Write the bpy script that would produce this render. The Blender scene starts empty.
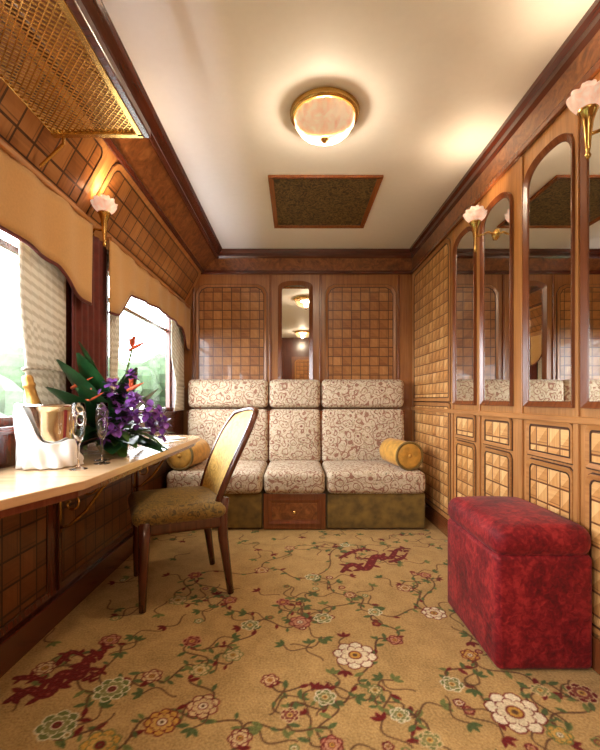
import bpy, bmesh, math, random
import numpy as np
from mathutils import Vector, Matrix
random.seed(7); rng=np.random.RandomState(5)
scene=bpy.context.scene
F=410.0; H=2.44; XR=1.118; XL=-1.08; D=3.94; Y0=-1.6
def lin(c):
    return tuple(((x/255)/12.92 if x/255<=0.04045 else ((x/255+0.055)/1.055)**2.4) for x in c)
def C(*c): return lin(c)+(1.0,)
# ---------------------------------------------------------------- node helper
class G:
    def __init__(s,name):
        s.m=bpy.data.materials.new(name); s.m.use_nodes=True; s.nt=s.m.node_tree; s.n=s.nt.nodes
        s.b=s.n['Principled BSDF']; s.out=s.n['Material Output']
    def L(s,a,b): s.nt.links.new(a,b)
    def put(s,inp,v):
        if hasattr(v,'is_output') or isinstance(v,bpy.types.NodeSocket): s.L(v,inp)
        else: inp.default_value=v
    def math(s,op,a,b=0.0,c=None):
        n=s.n.new('ShaderNodeMath'); n.operation=op; s.put(n.inputs[0],a); s.put(n.inputs[1],b)
        if c is not None: s.put(n.inputs[2],c)
        return n.outputs[0]
    def vm(s,op,a,b):
        n=s.n.new('ShaderNodeVectorMath'); n.operation=op; s.put(n.inputs[0],a); s.put(n.inputs[1],b); return n.outputs[0]
    def uv(s): return s.n.new('ShaderNodeTexCoord').outputs['UV']
    def obj(s): return s.n.new('ShaderNodeTexCoord').outputs['Object']
    def sep(s,v):
        n=s.n.new('ShaderNodeSeparateXYZ'); s.L(v,n.inputs[0]); return n.outputs
    def com(s,x,y,z=0.0):
        n=s.n.new('ShaderNodeCombineXYZ'); s.put(n.inputs[0],x); s.put(n.inputs[1],y); s.put(n.inputs[2],z); return n.outputs[0]
    def noise(s,v,scale,detail=3,dist=0.0,rough=0.5):
        n=s.n.new('ShaderNodeTexNoise'); s.L(v,n.inputs['Vector']); n.inputs['Scale'].default_value=scale
        n.inputs['Detail'].default_value=detail; n.inputs['Distortion'].default_value=dist; n.inputs['Roughness'].default_value=rough
        return n.outputs
    def vor(s,v,scale,feature='F1'):
        n=s.n.new('ShaderNodeTexVoronoi'); n.feature=feature; s.L(v,n.inputs['Vector']); n.inputs['Scale'].default_value=scale; return n.outputs
    def ramp(s,f,stops,interp='LINEAR'):
        n=s.n.new('ShaderNodeValToRGB'); s.L(f,n.inputs[0]); r=n.color_ramp; r.interpolation=interp
        while len(r.elements)<len(stops): r.elements.new(0.5)
        for e,(p,c) in zip(r.elements,stops): e.position=p; e.color=c
        return n.outputs[0]
    def mix(s,f,a,b,mode='MIX'):
        n=s.n.new('ShaderNodeMix'); n.data_type='RGBA'; n.blend_type=mode
        s.put(n.inputs[0],f); s.put(n.inputs[6],a); s.put(n.inputs[7],b); return n.outputs[2]
    def bump(s,h,strength=0.3,dist=0.01):
        n=s.n.new('ShaderNodeBump'); n.inputs['Strength'].default_value=strength; n.inputs['Distance'].default_value=dist
        s.L(h,n.inputs['Height']); s.L(n.outputs[0],s.b.inputs['Normal'])
    def set(s,**k):
        for a,v in k.items():
            nm={'col':'Base Color','rough':'Roughness','metal':'Metallic','coat':'Coat Weight','sheen':'Sheen Weight','emi':'Emission Color','es':'Emission Strength','trans':'Transmission Weight','ior':'IOR','spec':'Specular IOR Level'}[a]
            s.put(s.b.inputs[nm],v)
        return s
def plain(name,c,rough=0.5,metal=0.0,var=0.12,scale=30,bump=0.0,**k):
    g=G(name); nz=g.noise(g.obj(),scale,3)
    dk=tuple(x*(1-var) for x in c[:3])+(1,); lt=tuple(min(1,x*(1+var)) for x in c[:3])+(1,)
    g.set(col=g.ramp(nz[0],[(0.3,dk),(0.7,lt)]),rough=rough,metal=metal,**k)
    if bump: g.bump(nz[0],bump,0.005)
    return g.m
def wood(name,c1,c2,axis='v',rough=0.32,coat=0.3,fine=55):
    g=G(name); s=g.sep(g.uv())
    if axis=='v': v=g.com(g.math('MULTIPLY',s[0],fine),g.math('MULTIPLY',s[1],3.0))
    else: v=g.com(g.math('MULTIPLY',s[0],3.0),g.math('MULTIPLY',s[1],fine))
    nz=g.noise(v,1.0,5,0.6,0.6)
    big=g.noise(g.uv(),3.0,2)
    f=g.math('ADD',g.math('MULTIPLY',nz[0],0.7),g.math('MULTIPLY',big[0],0.3))
    g.set(col=g.ramp(f,[(0.32,c1),(0.68,c2)]),rough=rough,coat=coat); g.b.inputs['Coat Roughness'].default_value=0.2
    g.bump(nz[0],0.06,0.002); return g.m
def burl(name,c1,c2,c3):
    g=G(name); nz=g.noise(g.uv(),9,5,2.2,0.65); n2=g.noise(g.uv(),45,3,1.0)
    f=g.math('ADD',g.math('MULTIPLY',nz[0],0.75),g.math('MULTIPLY',n2[0],0.25))
    g.set(col=g.ramp(f,[(0.32,c1),(0.5,c2),(0.66,c3)]),rough=0.28,coat=0.4); return g.m
def parquet(name,sz,cols,line,off=(0,0),diag=0.18,rnd=.3):
    g=G(name); s=g.sep(g.uv())
    u=g.math('DIVIDE',g.math('ADD',s[0],off[0]+10),sz); v=g.math('DIVIDE',g.math('ADD',s[1],off[1]+10),sz)
    iu=g.math('FLOOR',u); iv=g.math('FLOOR',v); fu=g.math('FRACT',u); fv=g.math('FRACT',v)
    wn=g.n.new('ShaderNodeTexWhiteNoise'); g.L(g.com(iu,iv,1.0),wn.inputs['Vector'])
    ck=g.math('MODULO',g.math('ADD',iu,iv),2.0)
    ga=g.noise(g.com(g.math('MULTIPLY',s[0],90),g.math('MULTIPLY',s[1],6)),1.0,4,0.5)[0]
    gb=g.noise(g.com(g.math('MULTIPLY',s[0],6),g.math('MULTIPLY',s[1],90)),1.0,4,0.5)[0]
    gm=g.math('ADD',g.math('MULTIPLY',ga,ck),g.math('MULTIPLY',gb,g.math('SUBTRACT',1.0,ck)))
    dg=g.math('GREATER_THAN',g.math('ADD',fu,fv),1.0)
    t=g.math('ADD',g.math('MULTIPLY',wn.outputs[0],rnd),g.math('MULTIPLY',gm,0.5))
    t=g.math('ADD',t,g.math('MULTIPLY',dg,diag)); t=g.math('ADD',t,g.math('MULTIPLY',ck,0.06))
    col=g.ramp(t,[(0.15,cols[0]),(0.5,cols[1]),(0.9,cols[2])])
    e=g.math('MINIMUM',g.math('MINIMUM',fu,g.math('SUBTRACT',1.0,fu)),g.math('MINIMUM',fv,g.math('SUBTRACT',1.0,fv)))
    l1=g.math('LESS_THAN',e,0.045)
    w1=g.math('MULTIPLY',ck,g.math('LESS_THAN',g.math('ABSOLUTE',g.math('SUBTRACT',fu,0.84)),0.022))
    w2=g.math('MULTIPLY',g.math('SUBTRACT',1.0,ck),g.math('LESS_THAN',g.math('ABSOLUTE',g.math('SUBTRACT',fv,0.16)),0.022))
    l=g.math('MAXIMUM',l1,g.math('MULTIPLY',g.math('MAXIMUM',w1,w2),0.6))
    g.set(col=g.mix(l,col,line),rough=0.35,coat=0.3)
    g.bump(g.math('MINIMUM',e,0.07),0.35,0.01*sz*10); return g.m

M={}
M['oak']=wood('oak_v',C(148,94,48),C(194,138,80))
M['oakh']=wood('oak_h',C(148,94,48),C(194,138,80),'u')
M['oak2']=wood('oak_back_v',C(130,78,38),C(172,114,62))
M['mah']=wood('mahogany_v',C(62,24,14),C(100,44,26),rough=0.25,coat=0.5)
M['mahh']=wood('mahogany_h',C(62,24,14),C(100,44,26),'u',rough=0.25,coat=0.5)
M['red']=wood('red_frame',C(96,48,24),C(134,76,40),rough=0.25,coat=0.5)
M['vfr']=wood('vent_frame_wood',C(116,60,26),C(160,94,48),rough=0.25,coat=0.5)
M['chw']=wood('chair_walnut',C(60,26,14),C(98,48,26),rough=0.25,coat=0.5)
M['burl']=burl('burl_veneer',C(76,38,18),C(130,76,38),C(162,104,58))
M['pq_r']=parquet('parquet_right',0.085,[C(158,102,50),C(202,146,84),C(238,194,130)],C(108,62,32),diag=.24)
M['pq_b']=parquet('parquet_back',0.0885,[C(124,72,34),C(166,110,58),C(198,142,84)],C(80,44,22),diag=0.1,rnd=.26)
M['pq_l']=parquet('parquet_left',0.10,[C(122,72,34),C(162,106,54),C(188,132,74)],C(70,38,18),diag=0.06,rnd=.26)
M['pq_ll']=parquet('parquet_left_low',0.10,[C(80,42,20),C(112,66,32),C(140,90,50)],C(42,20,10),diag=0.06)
M['brass']=plain('brass',C(212,172,100),0.25,1.0,0.1)
M['silver']=plain('silver',C(225,222,215),0.12,1.0,0.04)
M['white']=plain('ceiling_white',C(246,243,238),0.6,var=0.01)
M['mirror']=plain('mirror_glass',C(235,235,230),0.01,1.0,0.0)
M['cloth']=plain('white_linen',C(238,238,238),0.85,var=0.03,bump=0.2)
M['tan']=plain('valance_fabric',C(196,152,94),0.9,var=0.05,scale=120,bump=0.1,sheen=0.2)
M['maroon']=plain('maroon_velvet',C(92,30,20),0.85,var=0.25,sheen=0.1)
M['olive']=plain('olive_velvet',C(112,88,34),0.8,var=0.4,scale=14,sheen=0.1,bump=0.1)
M['gold']=plain('gold_velvet',C(196,144,54),0.7,var=0.25,scale=22,sheen=0.1)
M['table']=wood('table_veneer',C(198,160,116),C(222,190,150),'u',rough=0.18,coat=0.5,fine=40)
M['leaf']=plain('leaf_green',C(30,70,34),0.3,var=0.4,scale=15)
M['leaf2']=plain('leaf_light',C(88,124,58),0.45,var=0.3,scale=20)
M['purple']=plain('orchid_purple',C(122,64,148),0.5,var=0.5,scale=40)
M['orange']=plain('strelitzia_orange',C(212,96,56),0.5,var=0.25,scale=30)
M['bottle']=plain('bottle_green',C(20,40,22),0.08,var=0.1)
M['foil']=plain('gold_foil',C(176,132,66),0.35,0.6,0.1,bump=0.3,scale=90)
M['paper']=plain('paper',C(238,232,215),0.8,var=0.02)
M['grass']=plain('grass',C(56,74,42),0.9,var=0.3,scale=1)
M['tree']=plain('foliage',C(44,62,36),0.9,var=0.4,scale=3,bump=0.5)
M['bark']=plain('bark',C(60,48,38),0.9)
M['inlay']=plain('dark_inlay',C(62,32,17),0.4)
# red crushed velvet
g=G('crushed_velvet_red'); o=g.obj(); n1=g.noise(o,8,6,0.7,0.7); n2=g.noise(o,50,4,0.8)
f=g.math('ADD',g.math('MULTIPLY',n1[0],0.6),g.math('MULTIPLY',n2[0],0.4))
g.set(col=g.ramp(f,[(0.38,C(80,6,12)),(0.5,C(116,12,20)),(0.62,C(160,38,38))]),rough=0.6,sheen=0.06,spec=.25); g.bump(f,0.4,0.012); M['velvet']=g.m
# ceiling panel tapestry
g=G('vent_tapestry'); o=g.obj(); n1=g.noise(o,12,4,3.0,0.6); v=g.vor(o,16)
t=g.math('SINE',g.math('MULTIPLY',v[0],16)); f=g.math('ADD',n1[0],g.math('MULTIPLY',t,.06))
g.set(col=g.ramp(f,[(0.38,C(60,46,24)),(0.48,C(94,74,38)),(0.53,C(140,114,64)),(0.60,C(70,54,30))]),rough=0.6); g.bump(f,0.4,0.004); M['vent']=g.m
# sofa fabric
g=G('sofa_brocade'); uv=g.uv(); nz=g.noise(uv,12,2); dv=g.vm('ADD',uv,g.vm('MULTIPLY',nz[1],(0.065,0.065,0)))
v1=g.vor(dv,14); ring=g.math('SINE',g.math('MULTIPLY',v1[0],19.0))
v2=g.vor(dv,38); n3=g.noise(uv,44,3,1.5)
col=g.mix(g.math('GREATER_THAN',n3[0],0.54),C(204,188,162),C(178,158,128))
col=g.mix(g.math('GREATER_THAN',ring,0.70),col,C(148,104,84))
col=g.mix(g.math('LESS_THAN',v1[0],0.12),col,C(134,84,70))
col=g.mix(g.math('LESS_THAN',v2[0],0.19),col,C(120,106,80))
g.set(col=col,rough=0.85,sheen=0.05); g.bump(g.noise(uv,260,1)[0],0.1,0.002); M['sofa']=g.m
g=G('chair_damask'); o=g.obj(); n1=g.noise(o,32,3,2.0)
col=g.ramp(n1[0],[(0.4,C(112,86,32)),(0.5,C(148,116,46)),(0.6,C(86,68,28))]); g.set(col=col,rough=0.7,sheen=0.1); M['seat']=g.m
g=G('chair_back_gold'); o=g.obj(); n1=g.noise(o,26,3,2.0)
g.set(col=g.ramp(n1[0],[(0.42,C(204,152,42)),(0.56,C(236,190,76))]),rough=0.6,sheen=0.1); M['ygold']=g.m
# lace curtain
g=G('lace_curtain'); uv=g.uv(); s=g.sep(uv); st=g.math('GREATER_THAN',g.math('SINE',g.math('MULTIPLY',g.math('ADD',s[0],s[1]),170)),0.2)
col=g.mix(st,C(226,222,212),C(200,194,180)); g.set(col=col,rough=0.9)
tr=g.n.new('ShaderNodeBsdfTranslucent'); g.L(col,tr.inputs[0]); mx=g.n.new('ShaderNodeMixShader'); mx.inputs[0].default_value=0.2
g.L(g.b.outputs[0],mx.inputs[1]); g.L(tr.outputs[0],mx.inputs[2]); g.L(mx.outputs[0],g.out.inputs[0]); M['lace']=g.m
# glass
g=G('clear_glass'); g.set(col=(1,1,1,1),rough=0.0,trans=1.0,ior=1.3); M['glass']=g.m
g=G('window_pane'); t=g.n.new('ShaderNodeBsdfTransparent'); gl=g.n.new('ShaderNodeBsdfGlossy'); gl.inputs['Roughness'].default_value=0.02
mx=g.n.new('ShaderNodeMixShader'); mx.inputs[0].default_value=0.05; g.L(t.outputs[0],mx.inputs[1]); g.L(gl.outputs[0],mx.inputs[2]); g.L(mx.outputs[0],g.out.inputs[0]); M['pane']=g.m
def lampglass(name,tint,ca,cb,es,fac,sc):
    g=G(name); t=g.n.new('ShaderNodeBsdfTransparent'); t.inputs[0].default_value=tint
    n1=g.noise(g.obj(),sc,4,1.0); em=g.ramp(n1[0],[(.34,ca),(.62,cb)])
    g.set(col=em,emi=em,es=es,rough=0.25); mx=g.n.new('ShaderNodeMixShader'); mx.inputs[0].default_value=fac
    g.L(t.outputs[0],mx.inputs[1]); g.L(g.b.outputs[0],mx.inputs[2]); g.L(mx.outputs[0],g.out.inputs[0]); return g.m
M['dome']=lampglass('lamp_dome_glass',(1,.92,.8,1),C(236,190,150),C(255,224,188),0.5,0.87,14)
M['rose']=lampglass('rose_shade_glass',(1,.92,.84,1),C(246,206,180),C(255,234,218),0.38,0.88,30)
# ---------------------------------------------------------------- geometry helper
def empty(name,loc):
    e=bpy.data.objects.new(name,None); e.location=loc; e.empty_display_size=0.1; scene.collection.objects.link(e); return e
def setparent(o,p):
    o.parent=p; o.matrix_parent_inverse=Matrix.Translation(-Vector(p.location))
class B:
    def __init__(s): s.v=[]; s.f=[]
    def add(s,vs,fs,Mx=None):
        k=len(s.v)
        for p in vs:
            p=Vector(p)
            if Mx is not None: p=Mx@p
            s.v.append(tuple(p))
        s.f+= [tuple(i+k for i in f) for f in fs]; return s
    def box(s,x0,x1,y0,y1,z0,z1,Mx=None):
        vs=[(x,y,z) for x in(x0,x1) for y in(y0,y1) for z in(z0,z1)]
        return s.add(vs,[(0,1,3,2),(4,6,7,5),(0,4,5,1),(2,3,7,6),(0,2,6,4),(1,5,7,3)],Mx)
    def lathe(s,prof,c=(0,0,0),n=32,Mx=None,rf=None):
        vs=[];fs=[];m=len(prof)
        for i in range(n):
            a=2*math.pi*i/n; k=rf(a) if rf else 1
            for r,z in prof: vs.append((c[0]+r*k*math.cos(a),c[1]+r*k*math.sin(a),c[2]+z))
        for i in range(n):
            j=(i+1)%n
            for q in range(m-1): fs.append((i*m+q,j*m+q,j*m+q+1,i*m+q+1))
        return s.add(vs,fs,Mx)
    def tube(s,pts,rad,n=8,Mx=None,closed=False,caps=True):
        pts=[Vector(p) for p in pts]; m=len(pts)
        if not hasattr(rad,'__len__'): rad=[rad]*m
        vs=[];fs=[];nrm=None
        for i,p in enumerate(pts):
            if closed: t=pts[(i+1)%m]-pts[i-1]
            else: t=pts[min(i+1,m-1)]-pts[max(i-1,0)]
            t.normalize()
            if nrm is None:
                a=Vector((0,0,1)) if abs(t.z)<0.9 else Vector((1,0,0)); nrm=(a-t*a.dot(t)).normalized()
            else: nrm=(nrm-t*nrm.dot(t)).normalized()
            b=t.cross(nrm)
            for j in range(n):
                an=2*math.pi*j/n+math.pi/n; vs.append(p+(nrm*math.cos(an)+b*math.sin(an))*rad[i])
        for i in range(m if closed else m-1):
            k=(i+1)%m
            for j in range(n): fs.append((i*n+j,i*n+(j+1)%n,k*n+(j+1)%n,k*n+j))
        if not closed and caps: fs.append(tuple(range(n))); fs.append(tuple((m-1)*n+j for j in range(n)))
        return s.add(vs,fs,Mx)
    def rbox(s,c,size,r,n=6,puff=0.0,Mx=None,pf=(1,1,1)):
        h=[x/2 for x in size]; r=min(r,min(h)*0.98)
        T=[]
        for k in range(3):
            e=[-h[k],-h[k]+r*.3,-h[k]+r*.65]; mid=list(np.linspace(-h[k]+r,h[k]-r,n)); T.append(e+mid+[-x for x in reversed(e)])
        for ax in range(3):
            a,b=(ax+1)%3,(ax+2)%3
            for sg in(-1,1):
                vs=[];na=len(T[a]);nb=len(T[b])
                for i in T[a]:
                    for j in T[b]:
                        p=[0,0,0];p[ax]=sg*h[ax];p[a]=i;p[b]=j
                        inn=[max(-(h[k]-r),min(h[k]-r,p[k])) for k in range(3)]
                        d=Vector([p[k]-inn[k] for k in range(3)]); d.normalize(); q=Vector(inn)+d*r
                        q[ax]+=sg*puff*pf[ax]*(1-(i/h[a])**2)*(1-(j/h[b])**2)
                        vs.append(q+Vector(c))
                fs=[(i*nb+j,(i+1)*nb+j,(i+1)*nb+j+1,i*nb+j+1) for i in range(na-1) for j in range(nb-1)]
                s.add(vs,fs,Mx)
        return s
    def prism(s,pts,bs,t0,t1):
        O,U,V,N=bs;n=len(pts)
        vs=[O+U*p[0]+V*p[1]+N*t0 for p in pts]+[O+U*p[0]+V*p[1]+N*t1 for p in pts]
        fs=[tuple(range(n)),tuple(range(n,2*n))]+[(i,(i+1)%n,n+(i+1)%n,n+i) for i in range(n)]
        return s.add(vs,fs)
    def ring(s,po,pi,bs,t0,t1,t2=None):
        O,U,V,N=bs;n=len(po); t2=t1 if t2 is None else t2
        P=lambda p,t:O+U*p[0]+V*p[1]+N*t
        vs=[P(p,t0) for p in po]+[P(p,t1) for p in po]+[P(p,t2) for p in pi]+[P(p,t0) for p in pi]
        fs=[]
        for i in range(n):
            j=(i+1)%n
            for k in range(4):
                k2=(k+1)%4; fs.append((k*n+i,k*n+j,k2*n+j,k2*n+i))
        return s.add(vs,fs)
    def extr(s,prof,ax,a0,a1):
        n=len(prof)
        P=(lambda p,a:(p[0],a,p[1])) if ax=='y' else (lambda p,a:(a,p[0],p[1]))
        vs=[P(p,a0) for p in prof]+[P(p,a1) for p in prof]
        return s.add(vs,[tuple(range(n)),tuple(range(n,2*n))]+[(i,(i+1)%n,n+(i+1)%n,n+i) for i in range(n)])
    def obj(s,name,mat,parent=None,smooth=False,bevel=0.0,merge=True,solid=0.0,sub=0):
        me=bpy.data.meshes.new(name); me.from_pydata(s.v,[],s.f); 
        bm=bmesh.new(); bm.from_mesh(me)
        if merge: bmesh.ops.remove_doubles(bm,verts=bm.verts,dist=1e-5)
        bmesh.ops.recalc_face_normals(bm,faces=bm.faces)
        uvl=bm.loops.layers.uv.new('UVMap')
        for f in bm.faces:
            nx,ny,nz=abs(f.normal.x),abs(f.normal.y),abs(f.normal.z)
            f.smooth=smooth
            for l in f.loops:
                c=l.vert.co
                l[uvl].uv=(c.y,c.z) if nx>=ny and nx>=nz*0.5 else ((c.x,c.z) if ny>=nz else (c.x,c.y))
        bm.to_mesh(me); bm.free()
        o=bpy.data.objects.new(name,me); scene.collection.objects.link(o); me.materials.append(mat)
        if parent: setparent(o,parent)
        if solid: 
            m=o.modifiers.new('s','SOLIDIFY'); m.thickness=solid
        if bevel:
            m=o.modifiers.new('b','BEVEL'); m.width=bevel; m.segments=2; m.limit_method='ANGLE'
        if sub:
            m=o.modifiers.new('sub','SUBSURF'); m.levels=sub; m.render_levels=sub
        return o
V3=Vector
BR=(V3((XR,0,0)),V3((0,1,0)),V3((0,0,1)),V3((-1,0,0)))
BB=(V3((0,D,0)),V3((1,0,0)),V3((0,0,1)),V3((0,-1,0)))
BL=(V3((XL,0,0)),V3((0,1,0)),V3((0,0,1)),V3((1,0,0)))
sv=V3((0.18,0,0.33)).normalized(); BS=(V3((XL,0,1.90)),V3((0,1,0)),sv,V3((0.33,0,-0.18)).normalized()); SLEN=V3((0.18,0,0.33)).length
def rect(u0,u1,v0,v1): return [(u0,v0),(u1,v0),(u1,v1),(u0,v1)]
def cham(u0,u1,v0,v1,c): return [(u0,v0),(u1,v0),(u1,v1-c),(u1-c*.35,v1-c*.35),(u1-c,v1),(u0+c,v1),(u0+c*.35,v1-c*.35),(u0,v1-c)]
def arch(u0,u1,v0,v1,rise,n=20):
    p=[(u0,v0),(u1,v0)]; cu=(u0+u1)/2;w=(u1-u0)/2
    for i in range(n+1):
        a=math.pi*i/n; ca,sa=math.cos(a),math.sin(a)
        p.append((cu+w*math.copysign(abs(ca)**0.8,ca),v1-rise+rise*abs(sa)**0.8))
    return p
def paneled(root,bs,u0,u1,v0,v1,mat,fmat,fw=0.03,c=0.05,dep=0.004):
    a=B().prism(cham(u0,u1,v0,v1,c),bs,0.001,dep).obj('parquet_panel',mat,root)
    b=B().ring(cham(u0-fw,u1+fw,v0-fw,v1+fw,c+fw*.4),cham(u0,u1,v0,v1,c),bs,0.0,0.012,0.006).obj('panel_frame',fmat,root,bevel=0.002)
    k=.006; B().ring(cham(u0-fw-k,u1+fw+k,v0-fw-k,v1+fw+k,c+fw*.4+k),cham(u0-fw,u1+fw,v0-fw,v1+fw,c+fw*.4),bs,0.0,0.003).obj('dark_inlay_line',M['inlay'],root)
    B().ring(cham(u0-.003,u1+.003,v0-.003,v1+.003,c+.002),cham(u0+.003,u1-.003,v0+.003,v1-.003,c-.001),bs,0.0,0.0078).obj('inner_inlay_line',M['inlay'],root)
# ================================================================= SHELL
B().box(XL-.1,XR+.1,Y0-.1,D+.1,-0.08,-0.01).obj('floor',M['mah'])
B().box(XL-.1,XR+.1,Y0-.1,D+.1,H,H+.08).obj('ceiling',M['white'])
wr=empty('wall_right',(XR,1.5,1.2))
B().box(XR,XR+.08,Y0,D+.08,0,H).obj('wall_core',M['oak'],wr)
mir=[(2.56,2.85),(2.13,2.425),(1.655,1.96),(1.25,1.559),(0.80,1.11)]
for i,(a,b) in enumerate(mir):
    r=empty('wall_mirror',(XR,(a+b)/2,1.5))
    B().prism(arch(a,b,0.995,2.09,0.10),BR,0.002,0.006).obj('mirror_glass',M['mirror'],r)
    B().ring(arch(a-.026,b+.026,0.968,2.116,0.108),arch(a,b,0.995,2.09,0.10),BR,0.001,0.022,0.010).obj('mirror_frame',M['red'],r,bevel=0.003)
    paneled(wr,BR,a+.01,b-.01,0.765,0.885,M['pq_r'],M['oakh'],0.022,0.012)
    paneled(wr,BR,a+.01,b-.01,0.16,0.70,M['pq_r'],M['oakh'],0.022,0.02)
    B().box(XR-.010,XR,b+.052,b+.082,0.14,2.2).obj('pilaster_strip',M['oak'],wr,bevel=0.003)
paneled(wr,BR,2.99,3.86,1.02,2.16,M['pq_r'],M['oak'],0.03,0.05)
paneled(wr,BR,2.99,3.86,0.16,0.95,M['pq_r'],M['oak'],0.03,0.02)
B().box(XR-.016,XR,Y0,D,0.905,0.935).obj('dado_rail',M['oakh'],wr,bevel=0.005)
paneled(wr,BR,-1.4,0.65,0.2,2.1,M['pq_r'],M['oak'],0.03,0.05)
B().box(XR-.018,XR,Y0,D,0,0.12).obj('baseboard_right',M['red'],bevel=0.004)
# back wall
wb=empty('wall_back',(0,D,1.2))
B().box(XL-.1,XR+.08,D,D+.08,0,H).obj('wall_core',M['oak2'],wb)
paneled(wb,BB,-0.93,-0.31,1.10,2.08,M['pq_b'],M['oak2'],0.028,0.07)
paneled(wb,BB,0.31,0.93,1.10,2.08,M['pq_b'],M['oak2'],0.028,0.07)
for x in(-.245,.235): B().box(x-.010,x+.010,D-.014,D,0.9,2.2).obj('stile',M['red'],wb,bevel=0.003)
for x in(-.985,.985): B().box(x-.008,x+.008,D-.012,D,0.9,2.2).obj('stile',M['red'],wb,bevel=0.003)
r=empty('wall_mirror',(0,D,1.6))
B().prism(arch(-.135,.125,1.05,2.10,0.06),BB,0.002,0.006).obj('mirror_glass',M['mirror'],r)
B().ring(arch(-.172,.162,1.0,2.14,0.07),arch(-.135,.125,1.05,2.10,0.06),BB,0.001,0.028,0.012).obj('mirror_frame',M['red'],r,bevel=0.003)
# front wall (behind camera)
wf=empty('wall_front',(0,Y0,1.2))
B().box(XL-.1,XR+.08,Y0-.08,Y0,0,H).obj('wall_core',M['mah'],wf)
BF=(V3((0,Y0,0)),V3((1,0,0)),V3((0,0,1)),V3((0,1,0)))
dr=empty('door_1',(0.3,Y0,1)); B().box(-.1,.7,Y0,Y0+.03,0.01,2.0).obj('door_leaf',M['red'],dr,bevel=.004)
paneled(dr,(V3((0,Y0+.03,0)),)+BF[1:],0.0,0.6,0.2,0.9,M['pq_b'],M['oak']); paneled(dr,(V3((0,Y0+.03,0)),)+BF[1:],0.0,0.6,1.05,1.9,M['pq_b'],M['oak'])
B().lathe([(0.0,0),(.012,0),(.012,.03),(.028,.045),(.028,.06),(0,.07)],Mx=Matrix.Translation((0.65,Y0+.03,1.0))@Matrix.Rotation(-math.pi/2,4,'X')).obj('door_knob',M['brass'],dr,smooth=True)
# left wall with window openings
wins=[(-1.2,0.05),(0.50,1.85),(2.36,3.68)]; ZS,ZT=0.90,1.80
wl=empty('wall_left',(XL,1.5,1.2)); X2=XL-.09
b=B(); b.box(X2,XL,Y0,D+.05,0,ZS); b.box(X2,XL,Y0,D+.05,ZT,1.96)
ys=[Y0]+[q for w in wins for q in w]+[D+.05]
for i in range(0,len(ys),2): b.box(X2,XL,ys[i],ys[i+1],ZS,ZT)
b.obj('wall_core',M['mah'],wl)
B().extr([(XL,1.90),(-.90,2.23),(-.715,H),(-.715,H+.05),(X2,H+.05),(X2,1.90)],'y',Y0,D).obj('cove_core',M['oak'],wl)
for a,c in((-1.3,.4),(.5,1.96),(2.10,3.86)): paneled(wl,BS,a,c,0.05,SLEN-.045,M['pq_l'],M['oak'],0.03,0.03)
fv=V3((0.185,0,0.21)).normalized(); BFz=(V3((-.90,0,2.23)),V3((0,1,0)),fv,V3((0.21,0,-0.185)).normalized())
B().prism(rect(Y0,D,0.03,0.20),BFz,0.0,0.004).obj('frieze_veneer',M['burl'],wl)
B().prism(rect(Y0,D,-0.012,0.022),BFz,-0.004,0.018).obj('trim_1',M['mahh'],bevel=0.005)
B().prism(rect(Y0,D,0.185,0.215),BFz,-0.004,0.028).obj('trim_2',M['mahh'],bevel=0.006)
B().extr([(-.715,H),(-.70,H-.001),(-.712,H-.02),(-.74,H-.045),(-.765,H-.06),(-.78,H-.03)],'y',Y0,D).obj('trim_3',M['mahh'])
B().prism(rect(Y0,D,-0.035,0.03),BS,-0.002,0.02).obj('trim_4',M['oakh'],bevel=0.006)
B().box(XL,XL+.02,Y0,D,0,0.12).obj('baseboard_left',M['mahh'],bevel=0.004)
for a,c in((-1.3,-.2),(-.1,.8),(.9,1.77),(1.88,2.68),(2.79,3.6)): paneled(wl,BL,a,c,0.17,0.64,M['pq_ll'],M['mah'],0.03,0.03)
B().extr([(XR,H),(1.078,H),(1.080,H-.02),(1.098,H-.035),(1.100,H-.06),(XR,H-.085)],'y',Y0,D).obj('trim_5',M['mahh'])
B().box(XR-.004,XR,Y0,D,2.235,H-.08).obj('trim_6',M['burl'])
B().box(XR-.020,XR,Y0,D,2.205,2.24).obj('trim_7',M['red'],bevel=0.006)
B().extr([(D,H),(D-.04,H),(D-.038,H-.02),(D-.02,H-.035),(D-.018,H-.06),(D,H-.085)],'x',-.75,XR).obj('trim_8',M['mahh'])
B().box(-.95,XR,D-.004,D,2.235,H-.08).obj('trim_9',M['burl'])
B().box(-.98,XR,D-.020,D,2.205,2.24).obj('trim_10',M['mahh'],bevel=0.006)
# ------------------------------------------------ windows
for i,(a,c) in enumerate(wins):
    w=empty('window_%d'%(i+1),(XL-.05,(a+c)/2,1.35))
    B().ring(rect(a,c,ZS,ZT),rect(a+.035,c-.035,ZS+.035,ZT-.035),(V3((X2,0,0)),)+BL[1:],0.01,0.05).obj('window_frame',M['mah'],w,bevel=.004)
    B().box(X2+.012,X2+.03,a+.03,c-.03,1.60,1.625).obj('window_transom',M['mah'],w)
    B().box(X2+.018,X2+.021,a+.03,c-.03,ZS+.03,ZT-.03).obj('window_pane',M['pane'],w)
    B().box(XL-.02,XL+.008,a-.03,c+.03,ZS-.03,ZS).obj('window_sill',M['mahh'],w,bevel=.003)
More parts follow.
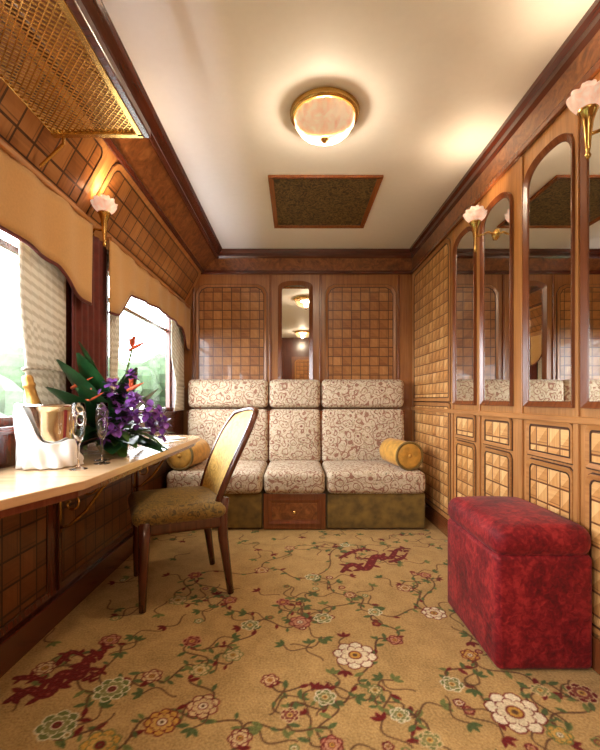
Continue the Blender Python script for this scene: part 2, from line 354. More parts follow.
# ------------------------------------------------ valances
def valance(y0,y1,zc):
    r=empty('window_valance',(XL+.07,(y0+y1)/2,1.7)); n=120; vs=[];fs=[];low=[]
    for i in range(n+1):
        t=i/n; s_=abs(2*t-1); y=y0+(y1-y0)*t
        zb=zc-0.03*min(1,(s_/.66))**2 if s_<.66 else zc-.03-(zc-.03-1.475)*math.sin(min(1,(s_-.66)/.28)*math.pi/2)
        x=XL+.068+.005*math.sin(t*46)+.003*math.sin(t*17)
        for k in range(7):
            z=1.875+(zb-1.875)*k/6; vs.append((x+.006*(k/6)*math.sin(t*30),y,z))
        low.append((x+.006*math.sin(t*30),y,zb))
    for i in range(n):
        for k in range(6): fs.append((i*7+k,(i+1)*7+k,(i+1)*7+k+1,i*7+k+1))
    B().add(vs,fs).obj('valance_cloth',M['tan'],r,smooth=True,solid=.005)
    B().tube(low,.008).obj('piping',M['maroon'],r,smooth=True)
    B().box(XL+.05,XL+.082,y0,y1,1.865,1.885).obj('pelmet_rail',M['oakh'],r,bevel=.004)
valance(-1.3,0.2,1.62); valance(0.32,2.03,1.60); valance(2.22,3.91,1.67)
# ------------------------------------------------ curtains
def curtain(y0,y1,mat,z0=.905,z1=1.86,x=XL+.024,amp=.009,waves=6,pinch=0.0,side=1,name='curtain'):
    n=waves*10; m=14; vs=[];fs=[]
    for i in range(n+1):
        t=i/n
        for k in range(m+1):
            q=k/m; z=z1+(z0-z1)*q
            sh=1-pinch*math.exp(-((z-1.12)/.16)**2)-pinch*.5*(1 if z<1.12 else 0)*(1-math.exp(-((z-1.12)/.16)**2))
            y=(y1-(y1-y0)*(1-t)*sh) if side>0 else (y0+(y1-y0)*t*sh)
            vs.append((x+amp*math.sin(t*waves*2*math.pi)*(0.6+.4*q),y,z))
    for i in range(n):
        for k in range(m): a=i*(m+1)+k; fs.append((a,a+m+1,a+m+2,a+1))
    r=empty(name,(x,(y0+y1)/2,1.3)); B().add(vs,fs).obj('drape',mat,r,smooth=True,solid=.003)
    if pinch:
        yc=y1-(y1-y0)*.5*(1-pinch) if side>0 else y0+(y1-y0)*.5*(1-pinch); hw=(y1-y0)*(1-pinch)/2+.012
        B().tube([(x+.016*math.cos(a),yc+hw*math.sin(a),1.12+.01*math.cos(a)) for a in np.linspace(0,2*math.pi,20)[:-1]],.006,closed=True).obj('tieback',M['lace'],r,smooth=True)
curtain(1.56,1.88,M['lace'],waves=7,pinch=.12,side=1)
curtain(3.46,3.86,M['lace'],waves=7,pinch=.35,side=1)
curtain(2.32,2.46,M['lace'],waves=4,pinch=.3,side=-1)
curtain(1.93,2.28,M['maroon'],waves=6,pinch=0,z0=.78)
curtain(.36,.62,M['lace'],waves=5,pinch=.3,side=-1)
# ------------------------------------------------ carpet
xs=np.arange(XL+.0,XR,.0045); ysg=np.concatenate([np.arange(Y0,.85,.03),np.arange(.85,3.2,.0045),np.arange(3.2,D+.01,.03)])
nx,ny=len(xs),len(ysg); X,Y=np.meshgrid(xs,ysg)
base=np.array([182,146,90.]); col=np.ones((ny,nx,3))*base
def reg(cx,cy,R):
    i0,i1=np.searchsorted(xs,[cx-R,cx+R]); j0,j1=np.searchsorted(ysg,[cy-R,cy+R]); return (slice(j0,j1),slice(i0,i1))
def bl(sl,m,c): col[sl]=col[sl]*(1-m[...,None])+np.array(c,float)*m[...,None]
sm=lambda d:np.clip(d/.004+.5,0,1)
CR=(226,210,176);MR=(108,28,24);OL=(108,112,58);BRN=(98,64,38);GD=(196,146,62);GR=(82,94,50);PK=(182,120,92);TN=(206,174,124)
def flower(cx,cy,R,n=6,pet=CR,edge=MR,cen=GD,ph=0):
    sl=reg(cx,cy,R*1.3); x=X[sl]-cx;y=Y[sl]-cy; r=np.hypot(x,y);th=np.arctan2(y,x)+ph
    pe=np.abs(np.cos(n*th/2)); sc=.03*np.abs(np.cos(n*th*1.5)); rr=R*(.66+.31*pe**.5+sc)
    bl(sl,sm(rr-r),edge); bl(sl,sm(rr-max(.005,R*.06)-r),pet)
    pe2=np.abs(np.sin(n*th/2)); r2=R*(.42+.20*pe2**.6)
    bl(sl,sm(r2+.004-r),edge); bl(sl,sm(r2-r),tuple(.75*np.array(pet)+.25*np.array(TN)))
    bl(sl,sm(.004-np.abs(r*np.cos(n*th/2)*.4))*sm(R*.85-r)*(r>R*.6)*.6,edge)
    bl(sl,sm(R*.30-r),edge); bl(sl,sm(R*.24-r),cen); bl(sl,sm(R*.11-r),BRN)
def leaf(cx,cy,L,a,c=GR,w=.42):
    sl=reg(cx,cy,L*1.1); x=X[sl]-cx;y=Y[sl]-cy; u=x*math.cos(a)+y*math.sin(a); v=-x*math.sin(a)+y*math.cos(a)
    bl(sl,sm(L*w*.5*(1-(2*u/L)**2)-np.abs(v))*(np.abs(u)<L/2),c)
def stroke(pts,r,c):
    pts=np.array(pts); 
    for k in range(len(pts)-1):
        d=np.hypot(*(pts[k+1]-pts[k])); m=max(2,int(d/.004))
        for t in np.linspace(0,1,m,endpoint=False):
            p=pts[k]*(1-t)+pts[k+1]*t; rr=r if not hasattr(r,'__len__') else r[k]*(1-t)+r[k+1]*t
            sl=reg(p[0],p[1],rr+.006); bl(sl,sm(rr-np.hypot(X[sl]-p[0],Y[sl]-p[1])),c)
def wavy(p,q,amp=.05,n=16,w=2.0):
    p=np.array(p);q=np.array(q);d=q-p;L=np.hypot(*d);nn=np.array([-d[1],d[0]])/max(L,1e-5);s0=random.choice([-1,1])
    return [p+d*t+nn*amp*s0*math.sin(t*math.pi*w) for t in np.linspace(0,1,n)]
def W(x,y): return ((x-296)/(y-400.),F/(y-400.))
FL=[(355,655,21,8,CR,MR,GD),(515,712,27,8,CR,MR,GD),(325,697,11,6,OL,CR,GD),(300,622,11,6,PK,MR,CR),(323,618,9,6,OL,CR,GD),(112,689,17,8,OL,CR,MR),(162,722,17,8,GD,MR,CR),(203,706,16,7,TN,MR,CR),(57,725,19,7,OL,CR,MR),(100,745,19,7,GD,OL,MR),
 (233,655,10,6,TN,OL,GD),(192,641,9,6,MR,PK,GD),(582,693,14,7,MR,TN,GD),(452,684,11,6,OL,CR,GD),(434,613,12,7,CR,MR,GD),(312,577,7,6,OL,CR,GD),(283,602,7,5,MR,PK,GD),(152,676,10,6,TN,MR,GD),(405,588,8,6,TN,MR,GD),(250,625,9,6,OL,CR,GD),
 (262,570,7,5,TN,MR,GD),(375,612,7,5,OL,CR,GD),(395,640,8,5,PK,MR,GD),(332,745,12,6,PK,MR,GD),(400,715,10,6,OL,CR,GD),(240,738,12,6,TN,MR,GD),(430,740,12,6,OL,TN,GD),(178,600,9,6,TN,OL,GD),(110,640,10,6,PK,MR,GD),(290,548,5,5,TN,MR,GD),(345,545,5,5,OL,CR,GD),(470,655,9,6,GD,MR,CR),(45,668,11,6,TN,MR,GD),(195,575,7,6,MR,PK,GD),(560,735,12,6,GD,OL,CR),(270,680,9,6,TN,MR,GD),(200,670,10,6,TN,OL,GD),(350,595,6,6,TN,MR,GD),(540,690,9,6,OL,TN,GD),(290,715,10,6,MR,TN,GD),(375,690,8,6,TN,OL,GD),(425,575,6,5,PK,MR,GD),(230,600,7,5,PK,MR,GD)]
pos=[]
for (x,y,r,n,pc,ec,cc) in FL:
    a,b_=W(x,y); pos.append((a,b_,r/(y-400.)*1.08,n,pc,ec,cc))
for k in range(len(pos)):
    ds=sorted(range(len(pos)),key=lambda j:(pos[j][0]-pos[k][0])**2+(pos[j][1]-pos[k][1])**2)
    for j in ds[1:3]:
        pl=wavy(pos[k][:2],pos[j][:2],amp=.04); stroke(pl,.0036,BRN)
        for q in range(2,len(pl)-1,3):
            a=random.random()*6.28; leaf(pl[q][0]+.018*math.cos(a),pl[q][1]+.018*math.sin(a),random.uniform(.030,.048),a,random.choice([GR,OL,(84,94,52),MR]))
for k in range(170):
    cx=random.uniform(XL+.05,XR-.05);cy=random.uniform(.9,3.15)
    a=random.random()*6.28; c=random.choice([GR,OL,(78,92,48),GR,MR])
    for t in(-.8,0,.8): leaf(cx+.020*math.cos(a+t),cy+.020*math.sin(a+t),.040,a+t,c)
    p2=(cx-.12*math.cos(a),cy-.12*math.sin(a)); stroke(wavy((cx,cy),p2,.025,10,1.6),.003,BRN)
    if k%3==0: flower(p2[0],p2[1],random.uniform(.016,.024),5,random.choice([TN,PK,CR,MR]),random.choice([MR,OL]),GD)
for p in pos: flower(p[0],p[1],p[2],p[3],p[4],p[5],p[6],random.random())
def dragon(pts,r):
    P=[W(*p) for p in pts]; n=len(P); Q=[]
    for k in range(n-1):
        p0,p1,p2,p3=[np.array(P[max(0,min(n-1,i))]) for i in(k-1,k,k+1,k+2)]
        for t in np.linspace(0,1,6,endpoint=False):
            Q.append(.5*((2*p1)+(-p0+p2)*t+(2*p0-5*p1+4*p2-p3)*t*t+(-p0+3*p1-3*p2+p3)*t**3))
    m=len(Q); rad=[r*(.35+.65*math.sin(math.pi*min(1,(i+2)/m*1.05))) for i in range(m)]
    stroke(Q,rad,MR)
    for i in range(2,m-2,2):
        d=Q[i+1]-Q[i]; a=math.atan2(d[1],d[0]); s=1 if i%4==0 else -1
        leaf(Q[i][0]-math.sin(a)*s*rad[i]*1.5,Q[i][1]+math.cos(a)*s*rad[i]*1.5,r*2.6,a+s*1.9,MR,.4)
        sl=reg(Q[i][0],Q[i][1],r); bl(sl,sm(rad[i]*.3-np.hypot(X[sl]-Q[i][0],Y[sl]-Q[i][1])),(150,70,56))
dragon([(342,572),(352,564),(366,569),(376,556),(390,558),(398,549),(412,549)],.026)
dragon([(340,558),(352,552),(364,549),(380,552)],.017); dragon([(390,562),(402,558),(408,552)],.016)
dragon([(6,702),(28,690),(48,694),(62,674),(80,676),(88,658),(104,652),(102,642)],.023)
dragon([(58,664),(72,652),(90,660)],.015); dragon([(15,678),(35,678),(50,684)],.014); dragon([(84,680),(100,672),(106,664)],.013)
verts=np.stack([X.ravel(),Y.ravel(),np.zeros(nx*ny)],1)
idx=np.arange(nx*ny).reshape(ny,nx); q=np.stack([idx[:-1,:-1],idx[:-1,1:],idx[1:,1:],idx[1:,:-1]],-1).reshape(-1,4)
me=bpy.data.meshes.new('carpet'); me.vertices.add(nx*ny); me.vertices.foreach_set('co',verts.ravel().astype(np.float32))
me.loops.add(q.size); me.loops.foreach_set('vertex_index',q.ravel().astype(np.int32)); me.polygons.add(len(q))
me.polygons.foreach_set('loop_start',(np.arange(len(q))*4).astype(np.int32)); me.update(calc_edges=True)
at=me.color_attributes.new('Col','FLOAT_COLOR','POINT'); c=col.reshape(-1,3)/255.; c=np.where(c<=.04045,c/12.92,((c+.055)/1.055)**2.4)
at.data.foreach_set('color',np.concatenate([c,np.ones((len(c),1))],1).ravel().astype(np.float32))
co=bpy.data.objects.new('carpet',me); scene.collection.objects.link(co)
g=G('carpet_wool'); a=g.n.new('ShaderNodeAttribute'); a.attribute_name='Col'; n1=g.noise(g.obj(),120,4); n2=g.noise(g.obj(),9,4,0.5,.6)
f=g.math('ADD',g.math('MULTIPLY',n1[0],.8),g.math('MULTIPLY',n2[0],.6)); gry=g.ramp(f,[(.45,(.54,.52,.48,1)),(.95,(1.12,1.12,1.12,1))])
g.set(col=g.mix(1.0,a.outputs['Color'],gry,'MULTIPLY'),rough=1.0,sheen=.05,spec=.1); g.bump(n1[0],.6,.008); me.materials.append(g.m)
# ================================================================= SOFA
so=empty('sofa',(0,3.5,.0)); fy=3.13; bk=3.72
secs=[(-1.0,-.255),(-.25,.228),(.233,1.0)]
for i,(a,b_) in enumerate(secs):
    w=b_-a; cx=(a+b_)/2
    B().rbox((cx,(fy+bk)/2+.02,.365),(w-.006,bk-fy+.06,.17),.045,6,.015,pf=(0,0,1)).obj('seat_cushion_%d'%(i+1),M['sofa'],so,smooth=True)
    Mx=Matrix.Translation((cx,bk+.03,.45))@Matrix.Rotation(math.radians(-7),4,'X')
    B().rbox((0,.04,.225),(w-.006,.16,.49),.04,6,.02,Mx=Mx,pf=(0,1,0)).obj('back_cushion_%d'%(i+1),M['sofa'],so,smooth=True)
    B().rbox((cx,bk+.105,1.06),(w-.006,.14,.26),.045,6,.02,pf=(0,1,0)).obj('head_cushion_%d'%(i+1),M['sofa'],so,smooth=True)
for a,b_,n in((-1.0,-.255,1),(.233,1.0,2)):
    B().rbox(((a+b_)/2,fy+.33,.145),(b_-a-.01,.62,.27),.015,3).obj('skirt_%d'%n,M['olive'],so,smooth=True)
B().box(-.25,.228,fy+.02,bk,0.005,.28).obj('drawer_case',M['red'],so,bevel=.004)
B().ring(rect(-.215,.193,.05,.24),rect(-.185,.163,.08,.21),(V3((0,fy+.02,0)),)+BB[1:],0,.012,.004).obj('drawer_front',M['red'],so,bevel=.003)
B().box(-.185,.163,fy+.014,fy+.02,.08,.21).obj('drawer_inset',M['burl'],so)
B().lathe([(0,0),(.006,0),(.006,.012),(.014,.02),(.012,.03),(0,.033)],n=16,Mx=Matrix.Translation((-.011,fy+.014,.145))@Matrix.Rotation(math.pi/2,4,'X')).obj('drawer_knob',M['brass'],so,smooth=True)
B().box(-1.0,1.0,bk+.06,D-.03,0.005,.9).obj('sofa_frame',M['red'],so)
for sx in(-1,1):
    bo=empty('bolster_cushion',(sx*.86,3.38,.57)); R=.105
    Mx=Matrix.Translation((sx*.86+(.02 if sx>0 else -.04),3.16,.567))@Matrix.Rotation(sx*.16,4,'Z')@Matrix.Rotation(-math.pi/2,4,'X')
    pr=[(0,.012),(.02,.004),(R*.75,0),(R*.95,.008),(R,.03),(R*1.02,.2),(R,.38),(R*.93,.40),(0,.405)]
    B().lathe(pr,n=36,Mx=Mx).obj('bolster_body',M['gold'],bo,smooth=True)
    B().tube([Mx@V3((R*math.cos(t),R*math.sin(t),.01)) for t in np.linspace(0,2*math.pi,36)[:-1]],.010,closed=True,n=6).obj('fringe',M['olive'],bo,smooth=True)
    B().lathe([(0,-.008),(.012,-.005),(.016,.004)],n=16,Mx=Mx).obj('button',M['gold'],bo,smooth=True)
# ================================================================= OTTOMAN
ot=empty('velvet_ottoman',(.92,1.76,0))
B().rbox((.918,1.76,.215),(.358,.510,.425),.022,6,.004,pf=(1,1,0)).obj('ottoman_base',M['velvet'],ot,smooth=True)
B().rbox((.918,1.76,.472),(.370,.522,.118),.050,7,.020,pf=(0,0,1)).obj('ottoman_lid',M['velvet'],ot,smooth=True)
# ================================================================= TABLE
tb=empty('wall_table',(-.87,1.9,.74))
out=[(-1.078,.55),(-.88,.62),(-.82,.78),(-.745,1.0),(-.668,1.24),(-.655,1.27),(-.645,2.7),(-.66,2.83),(-.72,2.90),(-.86,2.94),(-1.078,2.96)]
BT=(V3((0,0,0)),V3((1,0,0)),V3((0,1,0)),V3((0,0,1)))
B().prism(out,BT,.722,.75).obj('table_top',M['table'],tb,bevel=.004)
oi=[(-1.078,.60),(-.90,.66),(-.842,.80),(-.768,1.01),(-.692,1.25),(-.68,1.28),(-.67,2.7),(-.685,2.8),(-.73,2.87),(-.86,2.905),(-1.078,2.92)]
B().prism(oi,BT,.695,.722).obj('table_apron',M['red'],tb,bevel=.003)
br=B()
for yy in(.95,1.86,2.72):
    def sc(cx,cz,r0,r1,a0,a1,n=24): return [(cx+(r0+(r1-r0)*t)*math.cos(a0+(a1-a0)*t),yy,cz+(r0+(r1-r0)*t)*math.sin(a0+(a1-a0)*t)) for t in np.linspace(0,1,n)]
    br.tube([(-1.07,yy,.42),(-1.03,yy,.43),(-.95,yy,.50),(-.88,yy,.60),(-.82,yy,.665),(-.78,yy,.69)],.007)
    br.tube(sc(-.95,.62,.02,.065,0,7.5),.005); br.tube(sc(-1.02,.53,.01,.05,2,9),.005)
    br.tube([(-1.07,yy,.40),(-1.07,yy,.69)],.007); br.tube(sc(-.86,.655,.008,.03,1,7),.005)
br.obj('brass_brackets',M['brass'],tb,smooth=True)
# ================================================================= CHAIR
CX,CY=-.628,2.215
ch=empty('dining_chair',(CX,CY,0)); Fd=V3((-.91,-.415,0)).normalized(); Sd=V3((.415,-.91,0)).normalized()
MC=Matrix(((Fd.x,Sd.x,0,CX),(Fd.y,Sd.y,0,CY),(0,0,1,0),(0,0,0,1)))
b=B()
for sy in(-1,1):
    b.tube([(.195,sy*.215,.42),(.198,sy*.217,.30),(.203,sy*.22,.15),(.205,sy*.222,0.003)],[.032,.028,.022,.017],n=8,Mx=MC)
    b.tube([(-.225,sy*.205,0.003),(-.205,sy*.205,.15),(-.185,sy*.205,.30),(-.18,sy*.205,.42),(-.195,sy*.206,.50)],[.017,.021,.026,.029,.022],n=8,Mx=MC)
b.rbox((.005,0,.385),(.43,.45,.07),.018,3,Mx=MC)
b.obj('chair_frame',M['chw'],ch,smooth=True)
B().rbox((.022,0,.440),(.46,.48,.085),.04,7,.022,Mx=MC,pf=(0,0,1)).obj('seat',M['seat'],ch,smooth=True)
def backpt(u,v,off):
    z=.46+v*.46+ .025*(1-u*u)*v; x=-.185-.14*v-.07*v*v + .05*u*u - .02
    w=.195+.035*math.sin(v*math.pi*.8)
    if v>.72: w*=math.sqrt(max(0,1-((v-.72)/.42)**2*.7))
    return V3((x+off,u*w,z))
def sheet(off,pf):
    n=14;m=14;vs=[];fs=[]
    for i in range(n+1):
        for j in range(m+1):
            u=-1+2*i/n;v=j/m; vs.append(backpt(u,v,off+pf*(1-u**4)*(1-(2*v-1)**4)))
    for i in range(n):
        for j in range(m): a=i*(m+1)+j; fs.append((a,a+m+1,a+m+2,a+1))
    return vs,fs
vs,fs=sheet(.008,.03); B().add(vs,fs,MC).obj('backrest_pad',M['ygold'],ch,smooth=True)
vs,fs=sheet(-.008,-.012); B().add(vs,fs,MC).obj('backrest_rear',M['ygold'],ch,smooth=True)
rim=[backpt(-1,v,0) for v in np.linspace(0,1,14)]+[backpt(u,1,0) for u in np.linspace(-1,1,14)[1:-1]]+[backpt(1,v,0) for v in np.linspace(1,0,14)]+[backpt(u,0,0) for u in np.linspace(1,-1,10)[1:-1]]
B().tube(rim,.018,closed=True,Mx=MC).obj('backrest_rim',M['chw'],ch,smooth=True)
# ================================================================= CEILING LAMP + VENT
def light(name,loc,power,rad,parent,colr=(1,.88,.74)):
    l=bpy.data.lights.new(name,'POINT'); l.energy=power; l.shadow_soft_size=rad; l.color=colr
    o=bpy.data.objects.new(name,l); o.location=loc; scene.collection.objects.link(o); setparent(o,parent)
def ceil_lamp(x,y,p,pd):
    r=empty('ceiling_lamp',(x,y,H))
    B().lathe([(0,0),(.165,0),(.174,-.008),(.166,-.014),(.172,-.022),(.164,-.032),(.152,-.036),(.148,-.032),(.148,0)],c=(x,y,H),n=64).obj('brass_ring',M['brass'],r,smooth=True)
    pr=[(.148*math.cos(t)**.9,-.032-.100*math.sin(t)) for t in np.linspace(0,math.pi/2-.001,14)]
    B().lathe(pr,c=(x,y,H),n=120,rf=lambda a:1+.03*math.sin(a*18)).obj('glass_dome',M['dome'],r,smooth=True)
    B().lathe([(0,-.125),(.016,-.130),(.02,-.138),(.010,-.144),(.012,-.150),(0,-.158)],c=(x,y,H),n=20).obj('finial',M['brass'],r,smooth=True)
    light('bulb',(x,y,H-.095),p,.03,r)
    l=bpy.data.lights.new('added_disk_light','AREA'); l.shape='DISK'; l.size=.16; l.energy=pd; l.color=(1,.88,.74)  # added disk light in the dome, brightens the room below without a ceiling hot spot
    o=bpy.data.objects.new('lamp_added_disk',l); o.location=(x,y,H-.040); scene.collection.objects.link(o); setparent(o,r)
ceil_lamp(.143,2.05,70,90); ceil_lamp(.14,-.75,110,100)  # second lamp is unseen, added behind the camera as fill light
ve=empty('ceiling_vent_panel',(.19,3.0,H))
BC=(V3((0,0,H)),V3((1,0,0)),V3((0,1,0)),V3((0,0,-1)))
B().ring(rect(-.18,.56,2.62,3.40),rect(-.145,.525,2.655,3.365),BC,0,.018,.010).obj('vent_frame',M['vfr'],ve,bevel=.003)
B().prism(rect(-.145,.525,2.655,3.365),BC,.001,.006).obj('vent_inset',M['vent'],ve)
# ================================================================= SCONCES
def sconce(base,nrm,yoff,p):
    base=V3(base);n=V3(nrm).normalized(); r=empty('wall_sconce',base); top=base+n*.115+V3((0,yoff,0)); top.z=base.z+.10
    q=n.to_track_quat('Z','Y').to_matrix().to_4x4()
    B().lathe([(0,.0),(.03,.0),(.032,.006),(.022,.012),(.012,.02),(0,.022)],n=24,Mx=Matrix.Translation(base)@q).obj('wall_plate',M['brass'],r,smooth=True)
    b=B(); b.tube([base+n*.01,base+n*.04+V3((0,yoff*.3,.015)),base+n*.075+V3((0,yoff*.6,.0)),top+V3((0,0,-.115))],.006)
    b.lathe([(0,-.20),(.006,-.195),(.010,-.185),(.005,-.175),(.008,-.16),(.011,-.12),(.017,-.07),(.026,-.04),(.032,-.032),(.030,-.028),(.018,-.028)],c=top,n=20)
    b.obj('brass_trumpet',M['brass'],r,smooth=True)
    b=B()
    for layer,(np_,R,h,fl) in enumerate([(5,.022,.088,-.006),(6,.034,.084,.0),(6,.045,.072,.008),(7,.050,.052,.016)]):
        for k in range(np_):
            a0=2*math.pi*(k+.45*layer)/np_; hw=math.pi/np_*1.3; vs=[];fs=[]
            for i in range(8):
                for j in range(8):
                    u=-1+2*i/7;v=j/7; a=a0+u*hw*(.75+.25*math.sin(v*math.pi))
                    rr=R*math.sin(math.pi*(.14+.50*v))+fl*v**4+.003*math.sin(u*3+layer); z=-.034+h*v*(1-.14*u*u)
                    vs.append(top+V3((rr*math.cos(a),rr*math.sin(a),z)))
            for i in range(7):
                for j in range(7): q_=i*8+j; fs.append((q_,q_+8,q_+9,q_+1))
            b.add(vs,fs)
    b.obj('rose_glass_shade',M['rose'],r,smooth=True)
    light('bulb',top+V3((0,0,.03)),p,.008,r,(1,.76,.5))
sconce((XR-.006,2.28,1.92),(-1,0,0),.0,9)
sconce((XR-.006,1.40,1.92),(-1,0,0),.0,9)
sconce((XL+.012,2.12,1.86),(1,0,0),-.08,10)
# ================================================================= LUGGAGE RACK
ra=empty('luggage_rack',(-.8,.9,2.08)); x0,x1,yA,yB,zr=-.985,-.625,.10,1.66,2.08
b=B(); sp=.024; w=.0025
def clip(xa,ya,xb,yb):
    for lim,s_ in((yA,1),(yB,-1)):
        da,db=(ya-lim)*s_,(yb-lim)*s_
        if da<0 and db<0: return None
        if da<0: t=da/(da-db); xa,ya=xa+(xb-xa)*t,ya+(yb-ya)*t
        elif db<0: t=db/(db-da); xb,yb=xb+(xa-xb)*t,yb+(ya-yb)*t
    return xa,ya,xb,yb
for sg in(1,-1):
    k=-1.6
    while k<3.2:
        r_=clip(x0,k+sg*x0,x1,k+sg*x1)
        if r_ and abs(r_[0]-r_[2])>.004:
            b.tube([(r_[0],r_[1],zr+.001*sg),(r_[2],r_[3],zr+.001*sg)],w,n=4)
        k+=sp
b.obj('brass_mesh',M['brass'],ra,merge=False)
b=B(); b.box(x1-.016,x1+.006,yA,yB,zr-.014,zr+.008); b.box(x0,x1+.006,yB-.014,yB+.010,zr-.014,zr+.008); b.box(x0-.004,x0+.008,yA,yB,zr-.010,zr+.008)
b.tube([(x0+.05,yB-.01,zr),(x0+.05,yB-.01,zr-.05),(XL+.05,yB-.01,zr-.14)],.007); b.tube([(x1-.03,yB-.05,zr),(x1-.03,yB-.05,zr+.05),(-.80,yB-.05,2.30)],.006)
b.obj('brass_frame',M['brass'],ra,bevel=.002)
B().box(x1+.006,x1+.034,yA,yB+.012,zr-.014,zr+.022).obj('rack_rail',M['mahh'],ra,bevel=.005)
# ================================================================= ICE BUCKET, BOTTLE, NAPKIN
bx,by,bz=-.935,1.56,.7505
bu=empty('champagne_bucket',(bx,by,bz))
B().lathe([(0,0),(.066,0),(.070,.01),(.078,.06),(.088,.14),(.094,.205),(.099,.222),(.103,.228),(.100,.234),(.092,.230),(.088,.20),(.074,.03),(0,.025)],c=(bx,by,bz),n=48).obj('bucket_body',M['silver'],bu,smooth=True)
B().tube([(bx+.098+.018*(1+math.cos(a)),by,bz+.175+.022*math.sin(a)) for a in np.linspace(0,2*math.pi,20)[:-1]],.004,closed=True).obj('bucket_handle',M['silver'],bu,smooth=True)
b=B()
for k in range(26):
    a=random.random()*6.28;rr=random.uniform(0,.07); b.rbox((0,0,0),(.03,.03,.026),.005,2,Mx=Matrix.Translation((bx+rr*math.cos(a),by+rr*math.sin(a),bz+.19+random.uniform(0,.018)))@Matrix.Rotation(random.random()*3,4,'X')@Matrix.Rotation(random.random()*3,4,'Z'))
b.obj('ice_cubes',M['glass'],bu,smooth=True)
bo=empty('champagne_bottle',(bx-.03,by,bz+.06))
Mx=Matrix.Translation((bx-.005,by-.02,bz+.065))@Matrix.Rotation(math.radians(-12),4,'Y')@Matrix.Rotation(math.radians(4),4,'X')
B().lathe([(0,0),(.036,0),(.038,.012),(.038,.11),(.030,.15),(.018,.185),(.0155,.20)],n=32,Mx=Mx).obj('bottle_glass',M['bottle'],bo,smooth=True)
B().lathe([(.0235,.172),(.0190,.20),(.0175,.235),(.021,.24),(.021,.25),(.018,.254),(.020,.270),(.015,.282),(0,.285)],n=32,Mx=Mx).obj('foil_neck',M['foil'],bo,smooth=True)
nk=empty('linen_napkin',(bx-.02,by-.05,bz)); vs=[];fs=[];n=110;m=16
def sst(a,b,x): x=max(0,min(1,(x-a)/(b-a))); return x*x*(3-2*x)
for i in range(n+1):
    t=i/n; ad=165+t*235; a=math.radians(ad)
    topz=.226-.125*sst(238,290,ad)-.05*sst(330,400,ad)-.012*math.sin(t*13)
    for j in range(m+1):
        q=j/m; z=topz*q+.003; 
        rb=.074+.028*min(1,z/.2)
        rr=rb+.010+.022*(1-q)**2+.007*math.sin(t*52+q*3)*(1.1-q)+.004*math.sin(t*23-q*5)+.010*math.sin(math.pi*q)*sst(245,290,ad)
        vs.append((max(XL+.036,bx+rr*math.cos(a)),by+rr*math.sin(a),bz+z))
for i in range(n):
    for j in range(m): a=i*(m+1)+j; fs.append((a,a+m+1,a+m+2,a+1))
B().add(vs,fs).obj('napkin_wrap',M['cloth'],nk,smooth=True,solid=.004)
def flute(x,y):
    r=empty('champagne_flute',(x,y,.7505))
    o=B().lathe([(0,0.0),(.030,.0),(.031,.002),(.012,.006),(.004,.012),(.0035,.085),(.010,.10),(.019,.125),(.024,.16),(.0245,.20),(.021,.24),(.0200,.24),(.0232,.20),(.0225,.16),(.017,.125),(.006,.104),(0,.102)],c=(x,y,.7505),n=32).obj('flute_glass',M['glass'],r,smooth=True)
flute(-.785,1.48); flute(-.762,1.61); flute(-.80,1.69)
# ================================================================= FLOWERS
fa=empty('flower_arrangement',(-.87,1.95,.7505)); fc=V3((-.87,1.95,.81))
B().lathe([(0,0),(.055,0),(.06,.01),(.075,.04),(.07,.075),(.062,.078),(.05,.07),(0,.07)],c=(-.87,1.95,.7505),n=32).obj('vase_bowl',M['silver'],fa,smooth=True)
def cl(p):
    p=V3(p); p.x=max(p.x,XL+.055); p.z=max(p.z,.757); return p
def blade(b,base,dr,L,w,droop,n=9,fold=.15):
    base=V3(base);d=V3(dr).normalized(); side=d.cross(V3((0,0,1)))
    if side.length<.1: side=V3((1,0,0))
    side.normalize(); up=side.cross(d).normalized(); vs=[];fs=[]
    for i in range(n+1):
        t=i/n; c_=base+d*L*t-V3((0,0,1))*droop*L*t*t; ww=w*math.sin(math.pi*min(1,t*.93+.05))**.8
        vs+=[cl(c_-side*ww/2+up*fold*ww),cl(c_),cl(c_+side*ww/2+up*fold*ww)]
    for i in range(n): a=i*3; fs+=[(a,a+3,a+4,a+1),(a+1,a+4,a+5,a+2)]
    b.add(vs,fs)
b=B(); b2=B()
for k in range(60):
    a=random.random()*6.28; el=random.uniform(-.1,1.2); d=(math.cos(a)*math.cos(el),math.sin(a)*math.cos(el)*.9,math.sin(el)+.1)
    blade(b if k%3 else b2,fc+V3((0,0,random.uniform(-.01,.05))),d,random.uniform(.18,.30),random.uniform(.04,.09),random.uniform(.1,.6))
for d,L,w in(((-.4,-.75,1.3),.50,.15),((-.2,-.7,1.5),.50,.14),((-.3,-1.1,.9),.48,.15),((-.35,-.3,1.6),.54,.14),((0,-1,1.0),.42,.13),((-.2,-.9,.6),.34,.13),((.3,-.7,.0),.28,.13),((.5,-.2,-.02),.29,.14),((.5,-.6,.1),.28,.13),((.2,.6,.3),.3,.1),((.3,.8,.5),.30,.09),((.5,.1,.7),.36,.11),((.1,.3,1),.42,.11),((.4,-.2,1.1),.42,.11)): blade(b,fc,d,L,w,.12)
b.obj('leaves',M['leaf'],fa,smooth=True,merge=False); b2.obj('pale_leaves',M['leaf2'],fa,smooth=True,merge=False)
b=B(); st=B()
def orchid(p,k,s=.042):
    nd=(p-fc).normalized(); nd=(nd+V3((.2,-.5,.1))).normalized(); t1=nd.cross(V3((.3,.2,1))).normalized(); t2=nd.cross(t1)
    for j in range(5):
        q=j*2*math.pi/5+k; d=t1*math.cos(q)+t2*math.sin(q)+nd*.3; blade(b,p,d,s,s*.8,.1,4,.1)
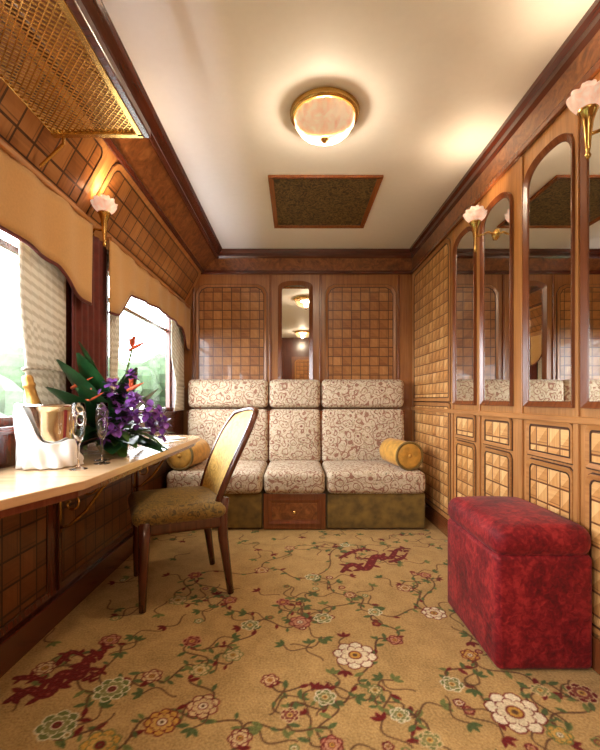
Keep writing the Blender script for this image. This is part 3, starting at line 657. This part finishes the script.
for k in range(24):
    a=random.uniform(-2.2,.8); el=random.uniform(.05,1.1); R=random.uniform(.18,.26)
    p=cl(fc+V3((math.cos(a)*math.cos(el)*R,math.sin(a)*math.cos(el)*R-.02,math.sin(el)*R)))
    if k%4==0: st.tube([fc,p],.0025,n=5)
    orchid(p,k,.034)
for sx,sy,sz,L in((.9,-.5,.55,.30),(.7,-.7,.9,.32),(.5,-.3,1.2,.34),(1,-.1,.3,.27),(.2,-.6,1.2,.30)):
    d=V3((sx,sy,sz)).normalized()
    for j in range(6):
        t=.5+.5*j/5; p=cl(fc+d*L*t+V3((0,0,.10*t-.10*t*t))+V3((random.uniform(-.02,.02),random.uniform(-.02,.02),random.uniform(-.02,.02)))); orchid(p,j,.038)
b.obj('orchids',M['purple'],fa,smooth=True,merge=False)
b=B()
for (tx,ty,tz,s) in((-.80,2.0,1.25,1),(-.97,1.80,1.06,1.0),(-.74,1.84,1.05,.7),(-.88,1.74,1.0,.8)):
    tip=V3((tx,ty,tz)); st.tube([fc,(fc+tip)/2+V3((0,0,.02)),tip],.005,n=6)
    hd=V3((.8,-.2,.35)).normalized()
    b.tube([tip-hd*.02,tip+hd*.03*s,tip+hd*.10*s],[.007,.009,.001],n=6)
    for j in range(4): blade(b,tip,(random.uniform(-.3,.4),random.uniform(-.4,.3),random.uniform(.5,1)),random.uniform(.05,.08)*s,.020,.0,6,.3)
b.obj('strelitzia_petals',M['orange'],fa,smooth=True,merge=False); st.obj('stems',M['leaf2'],fa,smooth=True,merge=False)
pp=empty('menu_cards',(-.86,2.62,.7505))
for k,(x,y,a,z) in enumerate(((-.84,2.68,.3,0),(-.80,2.44,-.2,.0),(-.83,2.64,.9,.004))):
    B().box(-.075,.075,-.10,.10,0,.003,Mx=Matrix.Translation((x,y,.7508+z))@Matrix.Rotation(a,4,'Z')).obj('card_%d'%(k+1),M['paper'],pp)
# ================================================================= OUTSIDE
B().box(-60,-2.5,-40,50,-1.3,-1.2).obj('ground',M['grass'])
for k,(x,y,s) in enumerate(((-9,10,2.3),(-10,17,3.0),(-13,25,3.6),(-9,5.0,1.6),(-15,13,3.5),(-12,33,4.0),(-11,21,2.2),(-8,1.5,1.6))):
    t=empty('tree',(x,y,-1.2)); b=B()
    for j in range(9):
        o=V3((random.uniform(-.6,.6)*s,random.uniform(-.8,.8)*s,s*.75+random.uniform(-.25,.35)*s)); R=s*random.uniform(.3,.5)
        b.lathe([(R*math.sin(q)*(1+.1*random.random()),-R*math.cos(q)) for q in np.linspace(0,math.pi,9)],c=V3((x,y,-1.2))+o,n=14,rf=lambda a:1+.12*math.sin(a*5+x))
    b.obj('crown',M['tree'],t,smooth=False,merge=False); B().tube([(x,y,-1.25),(x,y,-1.2+s*.7)],[s*.07,s*.04]).obj('trunk',M['bark'],t)
# ================================================================= WORLD / PORTALS / CAMERA
w=bpy.data.worlds.new('World'); scene.world=w; w.use_nodes=True; nt=w.node_tree; bg=nt.nodes['Background']
bg.inputs[0].default_value=(0.93,0.96,1.0,1); bg.inputs[1].default_value=20.0
for i,(a,c) in enumerate(wins):
    l=bpy.data.lights.new('portal','AREA'); l.shape='RECTANGLE'; l.size=c-a; l.size_y=ZT-ZS; l.cycles.is_portal=True
    o=bpy.data.objects.new('window_light_portal',l); o.location=(X2-.02,(a+c)/2,(ZS+ZT)/2); scene.collection.objects.link(o)
    o.rotation_euler=Matrix(((0,0,-1),(1,0,0),(0,-1,0))).to_euler()
cam=bpy.data.cameras.new('camera'); co=bpy.data.objects.new('camera',cam); scene.collection.objects.link(co); scene.camera=co
co.location=(0,0,1.0); co.rotation_euler=(math.pi/2,0,0); cam.sensor_fit='VERTICAL'; cam.sensor_height=36; cam.lens=F/750*36
cam.shift_x=4/750; cam.shift_y=25/750; cam.clip_start=.02
scene.view_settings.view_transform='Standard'; scene.view_settings.exposure=0.0
